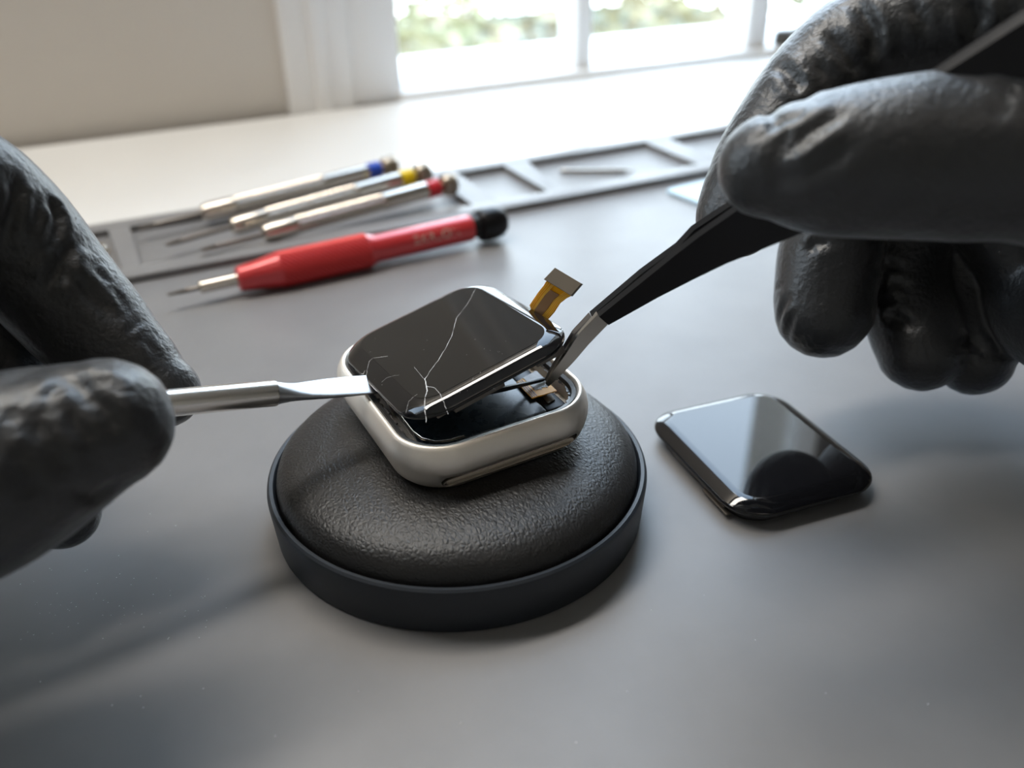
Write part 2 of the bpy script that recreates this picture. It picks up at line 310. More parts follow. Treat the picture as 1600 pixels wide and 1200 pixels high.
for k in range(len(ring_o)):
    p, q = Vector(ring_o[k]), Vector(ring_o[(k+1) % len(ring_o)]); L_ = (q-p).length; nn = max(1, int(L_/0.8))
    for i in range(nn):
        c_ = p + (q-p)*((i+rnd.random())/nn); d = (q-p).normalized(); nrm = Vector((-d.y, d.x, 0)); a, w_, h_ = rnd.uniform(0.3, 0.8), rnd.uniform(0.2, 0.7), rnd.uniform(0.1, 0.5)
        pts = [c_ - d*a, c_ + d*a, c_ + d*a*rnd.uniform(0.3, 1) + nrm*w_, c_ - d*a*rnd.uniform(0.3, 1) + nrm*w_]
        g.add([(v.x, v.y, -1.9) for v in pts] + [(v.x*0.999, v.y*0.999, -1.9+h_*rnd.uniform(0.4, 1)) for v in pts], [(3,2,1,0),(4,5,6,7),(0,1,5,4),(1,2,6,5),(2,3,7,6),(3,0,4,7)])
tag(g.build('adhesive_residue', 'adhesive', wc), kind='stuff')
MB().box(-15.4, 10.5, -18.9, 17.5, -4.7, -2.3, 0.5).build('battery', 'battery', wc)
MB().box(11.2, 15.9, -17.5, 17.5, -4.7, -3.4, 0.4).build('logic_board', 'blackplastic', wc)
bt = MB(); bt.tube([(-15.9, 2, -1.6), (-15.9, -13, -1.6), (-15.3, -16.0, -1.6), (-13.6, -18.2, -1.6), (-11.0, -19.1, -1.6), (-8.0, -19.3, -1.6)], 0.22, 8)
bt.build('retaining_wire', 'nickel', wc)

# ---------------------------------------------------------------- cracked display
ds = thing('cracked_display', 'cracked dark watch display prised up, resting tilted on the case rim', 'display', (62.2, 147.8, 35.0), (R(-5.0), R(-13.8), R(1.0)))
ds.rotation_mode = 'YXZ'
GP = [(-1.6, -1.45), (-0.6, -1.4), (-0.12, -1.1), (0.0, -0.7), (-0.12, -0.42), (-0.45, -0.18), (-0.9, 0.09), (-1.5, 0.43), (-2.2, 0.75), (-2.9, 0.99), (-3.5, 1.14), (-4.0, 1.2)]
def glass(parent, o=(0,0,0)):
    b = MB(); b.rings([rr(DW+2*d, DL+2*d, DR+d, z, 14) for d, z in GP]); return b.build('cover_glass', 'glass', parent, angle=60)
glass(ds)
pn = MB(); pn.rings([rr(DW-7.4, DL-7.4, DR-3.9, 1.19, 12), rr(DW-7.4, DL-7.4, DR-3.9, 1.215, 12)]); pn.build('screen_panel', 'panel', ds)
MB().rings([rr(DW-4.4, DL-4.4, DR-2.2, -2.3, 10), rr(DW-3.6, DL-3.6, DR-1.8, -2.0, 10), rr(DW-3.6, DL-3.6, DR-1.8, -1.3, 10)]).build('backing_frame', 'blackplastic', ds)
def strip(x0, x1, y):
    b = MB(); b.box(x0, x1, y, y+0.9, -3.15, -1.6, 0.15); return b
strip(-9.5, 1.5, -19.6).build('bracket', 'bracket', ds); strip(9.0, 15.5, -19.3).build('bracket', 'bracket', ds)
MB().box(-13.0, -9.6, -19.4, -18.7, -2.5, -1.5, 0.15).build('bracket', 'bracket', ds)
MB().box(-14, 15, -17, 18, -3.0, -2.2, 0.3).build('driver_board', 'blackplastic', ds)
def gz(x, y):                                                      # height of the glass at a point, from its distance to the edge
    ax, ay = abs(x) - (DW/2-DR), abs(y) - (DL/2-DR)
    d = -(DR - math.hypot(ax, ay)) if ax > 0 and ay > 0 else -min(DW/2-abs(x), DL/2-abs(y))
    up = GP[3:]
    if d <= up[-1][0]: return 1.2
    for (d0, z0), (d1, z1) in zip(up[:-1], up[1:]):
        if d1 <= d <= d0: return z0 + (z1-z0)*(d0-d)/(d0-d1)
    return -0.7
def crack(pts, wds, name='crack'):
    b = MB(); rnd = random.Random(int(pts[0][0]*100)); P = []
    for (a, c_), wa, wb in zip(zip(pts[:-1], pts[1:]), wds[:-1], wds[1:]):
        for k in range(6):
            f = k/6; P.append((a[0]+(c_[0]-a[0])*f + rnd.gauss(0, 0.035), a[1]+(c_[1]-a[1])*f + rnd.gauss(0, 0.035), wa+(wb-wa)*f))
    P.append((*pts[-1], wds[-1])); rs = []
    for i, (x, y, wd) in enumerate(P):
        a = Vector(P[max(i-1, 0)][:2]); c_ = Vector(P[min(i+1, len(P)-1)][:2]); d = (c_-a).normalized(); n = Vector((-d.y, d.x)); wd *= rnd.uniform(0.4, 1.0)
        z = gz(x, y); rs.append([(x-n.x*wd, y-n.y*wd, z+0.01), (x, y, z+0.05), (x+n.x*wd, y+n.y*wd, z+0.01), (x, y, z-0.03)])
    b.rings(rs); return b.build(name, 'crack', ds, smooth=False)
crack([(14.66, 15.09), (13.02, 13.38), (11.3, 11.49), (9.27, 9.44), (6.47, 7.24), (4.94, 6.07), (3.13, 3.37), (0.69, -0.16), (-2.23, -3.37), (-5.47, -6.44), (-8.56, -8.89), (-10.51, -10.82)], [0.03, 0.09, 0.05, 0.05, 0.03, 0.07, 0.06, 0.08, 0.07, 0.06, 0.07, 0.12])
crack([(-10.39, -10.65), (-11.29, -13.2), (-11.81, -14.77), (-13.26, -16.81), (-14.41, -18.66), (-15.76, -21.31)], [0.12, 0.16, 0.13, 0.1, 0.12, 0.05])
crack([(-9.95, -4.38), (-10.27, -7.73), (-10.51, -10.82)], [0.03, 0.05, 0.1])
crack([(-11.25, -13.25), (-10.4, -15.07), (-10.55, -17.79), (-11.1, -20.42), (-11.68, -22.46)], [0.1, 0.07, 0.09, 0.06, 0.05])
crack([(-13.74, -14.28), (-15.82, -14.58), (-17.34, -15.99)], [0.03, 0.06, 0.05])
crack([(-12.05, 4.77), (-13.29, 5.83), (-14.6, 7.0), (-15.51, 6.94), (-17.05, 4.96), (-18.13, 3.58)], [0.04, 0.08, 0.04, 0.08, 0.05, 0.04])
crack([(-13.42, -4.45), (-15.51, -2.81), (-16.7, -2.6)], [0.02, 0.04, 0.05])
crack([(9.48, 17.7), (7.2, 18.13), (5.92, 18.56)], [0.06, 0.09, 0.07])
crack([(-18.22, 6.21), (-18.0, 5.35), (-17.42, 5.72)], [0.07, 0.09, 0.05])
rnd = random.Random(11); b = MB()
for x, y in [(-11.29, 14.77), (-5.21, 6.51), (-3.44, 3.11), (-13.85, 10.04), (-14.73, 16.33), (-15.14, 16.46), (-15.29, 17.3), (-15.51, 6.94), (-17.2, 0.44), (-18.19, -0.16), (-17.06, -3.2), (-13.29, 5.83), (-0.52, -9.71), (2.68, -10.93), (3.52, -5.33), (-5.76, 0.27), (-5.2, -6.8), (-1.94, -18.03), (-3.96, -18.47), (-17.05, 4.96), (8.79, -10.3), (2.73, -10.99), (3.22, -12.52), (4.21, -14.14), (4.25, -14.65), (3.29, -5.92), (-0.54, -9.68), (7.17, -12.19), (4.22, -16.09), (1.13, -18.95), (-1.84, -18.17), (-3.92, -18.53), (-1.78, -22.75), (-1.75, -22.3), (2.53, -23.6), (-15.88, -14.5), (-10.62, -17.71), (-14.41, -18.66), (-19.0, -10.54), (-18.99, -11.99), (-18.99, -7.73), (-7.24, -20.03), (-5.91, -20.26)]:
    for k in range(rnd.choice((1, 1, 2))):
        px, py, s_ = x + rnd.gauss(0, 0.15), y + rnd.gauss(0, 0.15), rnd.uniform(0.04, 0.1); z = gz(px, py)
        b.add([(px-s_, py, z), (px, py-s_*0.7, z), (px+s_*1.2, py+s_*0.4, z), (px, py, z+0.06)], [(0,1,3),(1,2,3),(2,0,3),(2,1,0)])
tag(b.build('glass_chips', 'crack', ds, smooth=False), kind='stuff')
# flex cable out of the back right edge of the display
inv = (Matrix.Translation(ds.location) @ ds.rotation_euler.to_matrix().to_4x4()).inverted()
def loc(p): return (inv @ (Vector(p)*S))/S
def sheet(Ls, Rs, th, u0=0.0, u1=1.0, lift=0.0, L=loc):
    A = [L(p) for p in Ls]; B = [L(p) for p in Rs]; rs = []
    for i, (a, b_) in enumerate(zip(A, B)):
        t_ = (A[min(i+1, len(A)-1)] - A[max(i-1, 0)]); n = t_.cross(b_-a).normalized()
        if n.dot(L((0, 0, 118)) - a) < 0: n = -n
        p, q = a + (b_-a)*u0 + n*lift, a + (b_-a)*u1 + n*lift
        rs.append([p[:], q[:], (q + n*th)[:], (p + n*th)[:]])
    b = MB(); b.rings(rs); return b
FL, FR = [(80.68, 146.2, 38.01), (79.6, 145.66, 40.31), (80.29, 144.68, 42.34), (80.68, 143.62, 44.01), (81.16, 142.5, 45.67), (81.4, 141.85, 46.84)], [(82.23, 142.41, 36.44), (81.64, 141.4, 38.41), (82.45, 140.27, 40.29), (83.22, 139.36, 42.49), (84.2, 138.41, 43.81), (84.84, 137.35, 44.68)]
fc = sheet(FL, FR, 0.12).build('flex_cable', 'gold', ds, angle=60)
sheet(FL[:-1], FR[:-1], 0.05, 0.30, 0.70, 0.3).build('copper_core', 'copper', fc, angle=60)
for u in (0.06, 0.14, 0.22, 0.27, 0.74, 0.80, 0.87, 0.94): sheet(FL, FR, 0.06, u-0.017, u+0.017, 0.22).build('trace', 'goldline', fc, angle=60)
KC = [loc(p) for p in [(81.09, 142.1, 46.98), (83.42, 141.68, 49.17), (86.42, 136.19, 47.12), (84.23, 136.47, 44.84)]]
nn = (KC[1]-KC[0]).cross(KC[3]-KC[0]).normalized(); nn = nn if nn.dot(loc((0, 0, 118)) - KC[0]) > 0 else -nn
k = MB(); ctr = sum(KC, Vector())/4
def ringk(s_, h): return [(ctr + (p-ctr)*s_ + nn*h)[:] for p in KC]
k.rings([ringk(0.97, -0.1), ringk(1.0, 0.0), ringk(1.0, 0.75), ringk(0.96, 0.9)]); k.build('connector', 'connector', ds, angle=30)

# connector tab still in the case (a part of the case) and the torn black lead
winv = (Matrix.Translation(wc.location) @ wc.rotation_euler.to_matrix().to_4x4()).inverted()
def wl(p): return (winv @ (Vector(p)*S))/S
T = [wl(p) for p in [(73.21, 139.89, 26.6), (79.1, 142.02, 26.6), (78.79, 132.8, 26.6), (72.93, 132.7, 26.6)]]
def quad(u0, u1, v0, v1, z0, z1):
    P = lambda u, v: T[0]*(1-u)*(1-v) + T[1]*u*(1-v) + T[2]*u*v + T[3]*(1-u)*v
    b = MB(); q = [P(u0, v0), P(u1, v0), P(u1, v1), P(u0, v1)]
    b.rings([[(p.x, p.y, p.z+z0) for p in q], [(p.x, p.y, p.z+z1) for p in q]]); return b
tab = quad(0, 1, 0, 1, -0.25, 0).build('flex_tab', 'gold', wc, smooth=False)
quad(0.34, 1.0, 0.0, 0.72, 0, 0.08).build('glare_patch', 'tab_glare', tab, smooth=False)  # white patch stands in for glare on the amber tab
for u in (0.06, 0.14, 0.22): quad(u-0.012, u+0.012, 0.05, 0.97, 0, 0.06).build('trace', 'blackplastic', tab, smooth=False)
for i in range(6): quad(0.36+0.085*i, 0.40+0.085*i, 0.68, 0.72+0.03*(i % 3), 0.08, 0.12).build('pin', 'blackplastic', tab, smooth=False)
T = [wl(p) for p in [(76.22, 134.19, 25.2), (78.33, 134.34, 25.2), (77.96, 131.93, 25.2), (75.86, 131.38, 25.2)]]; quad(0, 1, 0, 1, -0.2, 0).build('tape', 'connector', wc, smooth=False)
wr = MB(); wr.tube([loc(p)[:] for p in [(62.84, 132.61, 31.0), (67.43, 133.41, 30.0), (71.57, 135.29, 28.6), (74.92, 136.58, 27.6), (76.93, 136.96, 27.3), (78.68, 137.11, 27.2)]], [0.75, 0.6, 0.5, 0.42, 0.45, 0.35], 8); wr.build('torn_lead', 'blackplastic', ds)

# ---------------------------------------------------------------- spare display
sp = thing('spare_display', 'intact glossy black replacement display lying face up on the mat, right of the cushion', 'display', (125.8, 121.6, 0), (0, 0, R(-7.1)))
def raised(o, z): o.location.z = z*S; return o
raised(glass(sp), 4.1)
pn2 = MB(); pn2.rings([rr(DW-8, DL-8, DR-4.1, 5.29, 12), rr(DW-8, DL-8, DR-4.1, 5.31, 12)]); pn2.build('screen_panel', 'glass', sp)
MB().rings([rr(DW-3.6, DL-3.6, DR-1.8, 2.75, 12), rr(DW-2.2, DL-2.2, DR-1.1, 2.5, 12), rr(DW-2.2, DL-2.2, DR-1.1, 1.9, 12), rr(DW-4.0, DL-4.0, DR-2, 1.7, 12)]).build('backing_frame', 'blackplastic', sp)
MB().rings([rr(DW-5.2, DL-6.0, DR-2.6, 0.0, 12), rr(DW-4.4, DL-5.2, DR-2.4, 0.3, 12), rr(DW-4.4, DL-5.2, DR-2.4, 1.75, 12)]).build('driver_board', 'blackplastic', sp)
MB().box(-DW/2+0.3, -DW/2+1.6, -15.5, -6, 0.9, 1.35, 0.15).build('bracket', 'bracket', sp)
MB().box(-DW/2+0.6, -DW/2+1.9, -14, 8, 1.9, 2.3, 0.15).build('bracket', 'bracket', sp)

# ---------------------------------------------------------------- screwdrivers
def axis_thing(name, label, cat, a, b, group=None):
    a, b = Vector(a), Vector(b); o = thing(name, label, cat, a[:], group=group)
    o.rotation_euler = (b-a).to_track_quat('X', 'Z').to_euler(); return o, (b-a).length
def knurl(b, x0, x1, r, n=48, m_=40, depth=0.12):
    rs = []
    for i in range(m_+1):
        x = x0 + (x1-x0)*i/m_
        rs.append([(x, (r + depth*((k+i) % 2) )*math.cos(2*math.pi*k/n), (r + depth*((k+i) % 2))*math.sin(2*math.pi*k/n)) for k in range(n)])
    b.rings(rs)
def lx(b, prof, n=32): b.lathe([(r, x) for x, r in prof], n, (0,0,0), (1,0,0)); return b
def precision(a, b, colour, word):
    o, L = axis_thing('precision_screwdriver', 'slim steel precision screwdriver with a %s ring, lying in the tray' % word, 'screwdriver', a, b, 'precision screwdrivers in the tray')
    f = MB(); f.rings([[(0, -1.0, -0.15), (0, 1.0, -0.15), (0, 1.0, 0.15), (0, -1.0, 0.15)], [(3, -1.0, -0.5), (3, 1.0, -0.5), (3, 1.0, 0.5), (3, -1.0, 0.5)], [(6, -0.7, -0.7), (6, 0.7, -0.7), (6, 0.7, 0.7), (6, -0.7, 0.7)]])
    lx(f, [(5.5, 0.95), (L*0.24, 0.95)]); f.build('blade', 'steel_dark', o)
    g = MB(); lx(g, [(L*0.215, 1.6), (L*0.22, 2.9), (L*0.24, 3.5), (L*0.335, 3.5), (L*0.34, 3.0)]); g.build('chuck', 'nickel', o)
    g = MB(); knurl(g, L*0.34, L*0.68, 3.0, 48, 44, 0.2); g.build('knurled_grip', 'nickel', o, smooth=False)
    g = MB(); lx(g, [(L*0.68, 2.9), (L*0.685, 3.35), (L*0.87, 3.35), (L*0.875, 2.6)]); g.build('shank', 'nickel', o)
    g = MB(); lx(g, [(L*0.873, 3.0), (L*0.878, 3.6), (L*0.925, 3.6), (L*0.93, 3.0)]); g.build('colour_ring', colour, o)
    g = MB(); lx(g, [(L*0.93, 2.0), (L*0.945, 2.0), (L*0.947, 3.8), (L*0.957, 4.4), (L*0.966, 4.2), (L*0.972, 2.6), (L*0.978, 4.3), (L*0.99, 4.5), (L*0.997, 4.0), (L, 2.8)]); g.build('swivel_cap', 'cap', o)
precision((21, 342.0, 4.7), (131, 362.5, 7.4), 'bluering', 'blue')
precision((27, 319.5, 4.7), (139.5, 346.0, 7.4), 'yellowring', 'yellow')
precision((37, 308.0, 4.7), (143, 326.5, 7.4), 'redring', 'red')

o, L = axis_thing('red_screwdriver', 'thick red screwdriver with knurled grip and black end cap, lying on the mat', 'screwdriver', (20.5, 273.2, 5.2), (141.5, 278.4, 6.5))
f = MB(); f.rings([[(0, -0.75, -0.12), (0, 0.75, -0.12), (0, 0.75, 0.12), (0, -0.75, 0.12)], [(3.5, -0.75, -0.4), (3.5, 0.75, -0.4), (3.5, 0.75, 0.4), (3.5, -0.75, 0.4)], [(6, -0.6, -0.6), (6, 0.6, -0.6), (6, 0.6, 0.6), (6, -0.6, 0.6)]])
lx(f, [(5.6, 0.8), (10.2, 0.8)]); f.build('blade', 'steel_dark', o)
lx(MB(), [(9.6, 1.4), (10.0, 2.0), (21.9, 2.0), (23, 1.9)]).build('shaft', 'nickel', o)
lx(MB(), [(21.8, 3.2), (22.3, 4.0), (29, 4.8), (35, 5.9), (35.6, 5.9)], 48).build('collar', 'red', o)
g = MB(); knurl(g, 35.6, 66.5, 5.7, 40, 36, 0.45); g.build('knurled_grip', 'redknurl', o, smooth=False)
sh = lx(MB(), [(66.5, 5.9), (69.0, 4.9), (70, 4.75), (106.4, 4.75), (106.8, 4.4)], 48).build('handle', 'red', o)
lx(MB(), [(106.6, 3.6), (107.5, 4.0), (110, 4.2), (110.4, 5.6), (112, 6.1), (116, 6.1), (119, 5.5), (120.6, 4.2), (121, 2.5)], 48).build('end_cap', 'esd', o)
cu_ = bpy.data.curves.new('lettering', 'FONT'); cu_.body = 'EKRLON'; cu_.size = 0.0046; cu_.extrude = 0.00005; cu_.align_x = 'CENTER'; cu_.space_character = 1.05
tx = bpy.data.objects.new('lettering', cu_); COL.objects.link(tx); bpy.context.view_layer.update()
me = bpy.data.meshes.new_from_object(tx.evaluated_get(bpy.context.evaluated_depsgraph_get())); bpy.data.objects.remove(tx)
for v in me.vertices:                                              # wrap the print round the handle
    a, rad = v.co.y/0.00475 + R(2), 0.00477 + v.co.z
    v.co = (0.0915 + v.co.x, -rad*math.cos(a), rad*math.sin(a))
me.materials.append(M['print']); lt_ = bpy.data.objects.new('lettering', me); COL.objects.link(lt_); lt_.parent = sh

o, L = axis_thing('steel_pin', 'thin steel pin lying in the second empty tray pocket', 'pin', (200.5, 338.0, 0.95), (230.5, 320.5, 0.95))
lx(MB(), [(0, 0.5), (0.4, 0.9), (29, 0.9), (29.6, 0.5)], 16).build('rod', 'nickel', o); lx(MB(), [(29.5, 0.55), (32, 0.55), (33.2, 0.15)], 12).build('tip', 'nickel', o)
o = thing('loose_part', 'small shiny metal cap in the left tray pocket, half hidden by the glove', 'part', (4.5, 336, 0))
MB().lathe([(4.2, 0), (4.2, 2.0), (3.6, 3.0), (2, 3.4), (0.2, 3.5)], 24).build('shell', 'nickel', o); MB().lathe([(4.9, 0), (4.9, 0.7), (4.2, 0.9)], 24).build('flange', 'nickel', o)
b = MB(); b.rings([rr(46, 26, 3.5, 0.0, 8), rr(46, 26, 3.5, 0.9, 8), rr(45.4, 25.4, 3.2, 1.2, 8)])
o = b.build('plastic_card', 'cloth'); o.location = (0.2485, 0.2815, 0); o.rotation_euler = (0, 0, R(6))
tag(o, 'pale blue plastic card on the mat behind the right glove', 'card')

# ---------------------------------------------------------------- prying tool
a, b_ = Vector((45.77, 148.74, 29.3)), Vector((7.8, 146.31, 37.41))
sg, L = axis_thing('prying_tool', 'round steel prying tool with a flat tip slid under the cracked display', 'tool', a[:], b_[:])
sg.rotation_euler = ((b_-a).to_track_quat('X', 'Z') @ Matrix.Rotation(R(-16), 3, 'X').to_quaternion()).to_euler()
def spud():
    b = MB(); n = 32; rs = []                                     # tip at 0, handle towards +X
    for x, wy, wz, cz in ((0, 2.7, 0.10, 0), (1.5, 2.75, 0.2, 0), (6, 2.75, 0.32, 0), (11, 2.6, 0.45, -0.05), (15, 2.25, 0.62, -0.1), (17.5, 2.05, 0.9, -0.15), (19.5, 2.0, 1.35, -0.1), (21.5, 2.2, 1.95, 0), (22.3, 2.33, 2.3, 0)):
        rs.append([])
        e = 0.35 + 0.65*min(1, max(0, (x-15)/7))
        for k in range(n):
            t_ = 2*math.pi*k/n; c_, s_ = math.cos(t_), math.sin(t_)
            rs[-1].append((x*0.915, wy*math.copysign(abs(c_)**e, c_), cz + wz*math.copysign(abs(s_)**e, s_)))
    b.rings(rs); return b
spud().build('flat_tip', 'blade', sg, angle=40)
lx(MB(), [(20.35, 2.4), (20.7, 2.5), (95, 2.5), (96, 2.1)], 40).build('rod_handle', 'steel', sg)

# ---------------------------------------------------------------- tweezers
tz = thing('tweezers', 'black coated steel tweezers with bare metal tips, held in the right glove', 'tweezers', (76.37, 132.53, 28.66))
def blade_strip(st_, th, sdir):
    b = MB(); rs = []
    base = Vector((76.37, 132.53, 28.66)); sd = Vector(sdir)
    for i, (u, l, k_) in enumerate(st_):
        u, l = Vector(u) - base, Vector(l) - base; t_ = th*k_
        rs.append([u[:], l[:], (l - sd*t_)[:], (u - sd*t_)[:]])
    b.rings(rs); return b
SD = Vector((-0.2173, -0.95, -0.2242))
NEAR_TIP = [((76.17, 132.71, 28.77), (76.53, 132.3, 28.43), 0.5), ((77.17, 131.68, 31.96), (77.9, 130.64, 30.96), 0.7), ((79.2, 130.51, 35.74), (80.45, 129.13, 34.64), 0.9), ((81.63, 129.21, 40.65), (82.63, 127.42, 38.7), 1), ((83.83, 126.52, 45.24), (85.07, 124.77, 43.54), 1)]
FAR_TIP = [((76.57, 133.94, 29.38), (76.89, 133.19, 28.48), 0.5), ((77.73, 133.17, 32.69), (78.43, 132.07, 31.57), 0.7), ((79.38, 132.55, 36.03), (80.47, 131.12, 34.69), 0.9), ((81.38, 131.64, 40.19), (82.48, 130.0, 38.55), 1), ((83.64, 129.38, 44.49), (84.94, 127.65, 42.87), 1)]
NEAR_ARM = [((83.82, 126.05, 44.9), (85.05, 124.51, 43.52), 1), ((88.28, 119.3, 53.63), (90.16, 116.74, 51.19), 1), ((91.21, 114.17, 60.02), (93.16, 110.8, 56.43), 1), ((93.04, 110.28, 64.48), (95.83, 106.18, 60.41), 1), ((94.63, 105.02, 69.62), (99.09, 99.79, 65.16), 1), ((104.6, 95.29, 81.52), (109.64, 88.2, 74.66), 1), ((112.12, 85.64, 92.59), (117.25, 78.83, 86.24), 1), ((117.68, 78.67, 100.24), (122.5, 72.4, 94.47), 1), ((121.65, 72.96, 106.58), (124.26, 70.08, 104.25), 1)]
FAR_ARM = [((83.68, 129.23, 44.68), (84.98, 127.5, 43.06), 1), ((90.51, 123.19, 54.36), (92.64, 119.72, 50.74), 1), ((94.85, 118.86, 60.11), (97.67, 114.7, 55.99), 1), ((96.15, 116.64, 63.71), (100.3, 111.32, 58.86), 1), ((98.55, 111.55, 68.77), (103.71, 105.38, 63.41), 1), ((109.02, 100.73, 81.37), (113.93, 93.09, 73.59), 1), ((114.72, 89.4, 92.42), (120.06, 82.45, 86.02), 1), ((120.29, 81.21, 101.2), (125.56, 74.72, 95.45), 1), ((123.69, 74.91, 107.59), (126.04, 71.6, 104.38), 1)]
blade_strip(NEAR_TIP, 0.9, SD).build('tip', 'steel_mid', tz, angle=25); blade_strip(FAR_TIP, 1.25, -SD).build('tip', 'steel_dark', tz, angle=25)
blade_strip(NEAR_ARM, 1.35, SD).build('arm', 'esd', tz, angle=25); blade_strip(FAR_ARM, 1.35, -SD).build('arm', 'esd', tz, angle=25)

# ---------------------------------------------------------------- dust
rnd = random.Random(3); b = MB()
for x, y in [(-23.83, 157.51), (-23.54, 150.88), (-23.83, 150.5), (-21.57, 146.78), (-20.69, 145.65), (-17.81, 147.78), (-18.27, 145.71), (-17.08, 146.18), (-17.15, 141.38), (-18.78, 141.32), (-12.36, 145.5), (-11.67, 144.52), (-7.61, 141.26), (-11.56, 140.72), (-9.43, 150.99), (-14.69, 155.87), (-14.26, 156.14), (-7.18, 147.51), (-8.27, 157.61), (-1.97, 162.66), (3.53, 161.9), (-3.17, 129.56), (2.96, 134.16), (7.73, 132.44), (0.27, 115.16), (-9.3, 118.46), (-13.75, 118.78), (-0.98, 140.83), (-23.99, 129.83), (-0.67, 168.7), (-9.23, 115.84), (77.01, 94.36), (91.17, 65.14), (62.56, 80.99), (87.91, 92.81), (8.5, 100.06), (23.08, 102.23), (35.48, 88.31), (88.82, 79.63), (104.17, 55.64), (49.88, 76.49), (4.8, 137.49), (-9.37, 139.57), (3.42, 129.28), (-2.56, 147.11), (-3.81, 142.69), (-19.62, 148.07), (3.86, 130.93), (-26.14, 157.92), (-18.53, 146.19), (-12.91, 141.46), (-2.99, 129.81), (-20.0, 151.77), (0.51, 133.9), (6.27, 142.0), (-21.28, 149.08), (-6.46, 149.13), (-26.57, 142.02), (-14.01, 146.79), (-25.42, 143.41), (4.38, 137.21), (-13.49, 135.27), (4.19, 137.62), (-0.78, 142.18), (0.87, 135.28), (-21.45, 140.92), (-24.49, 142.2), (-7.6, 139.29), (-20.55, 159.4), (-3.42, 137.0), (-12.87, 150.95), (-10.25, 137.48), (1.84, 127.22), (-9.88, 142.5), (-23.19, 147.53), (-20.85, 160.1), (-9.2, 141.51), (-8.72, 151.78), (-6.49, 138.24), (-13.37, 148.17), (-6.57, 134.67)]:
    s_ = rnd.uniform(0.07, 0.16); a = rnd.uniform(0, 3)
    b.add([(x + s_*math.cos(a+q_), y + s_*0.7*math.sin(a+q_), 0.01) for q_ in (0, 1.6, 3.1, 4.6)] + [(x, y, s_*0.8)], [(0,1,4),(1,2,4),(2,3,4),(3,0,4),(3,2,1,0)])
tag(b.build('dust_specks', 'dust', smooth=False), 'tiny white dust specks scattered over the front of the grey mat', 'dust', kind='stuff')

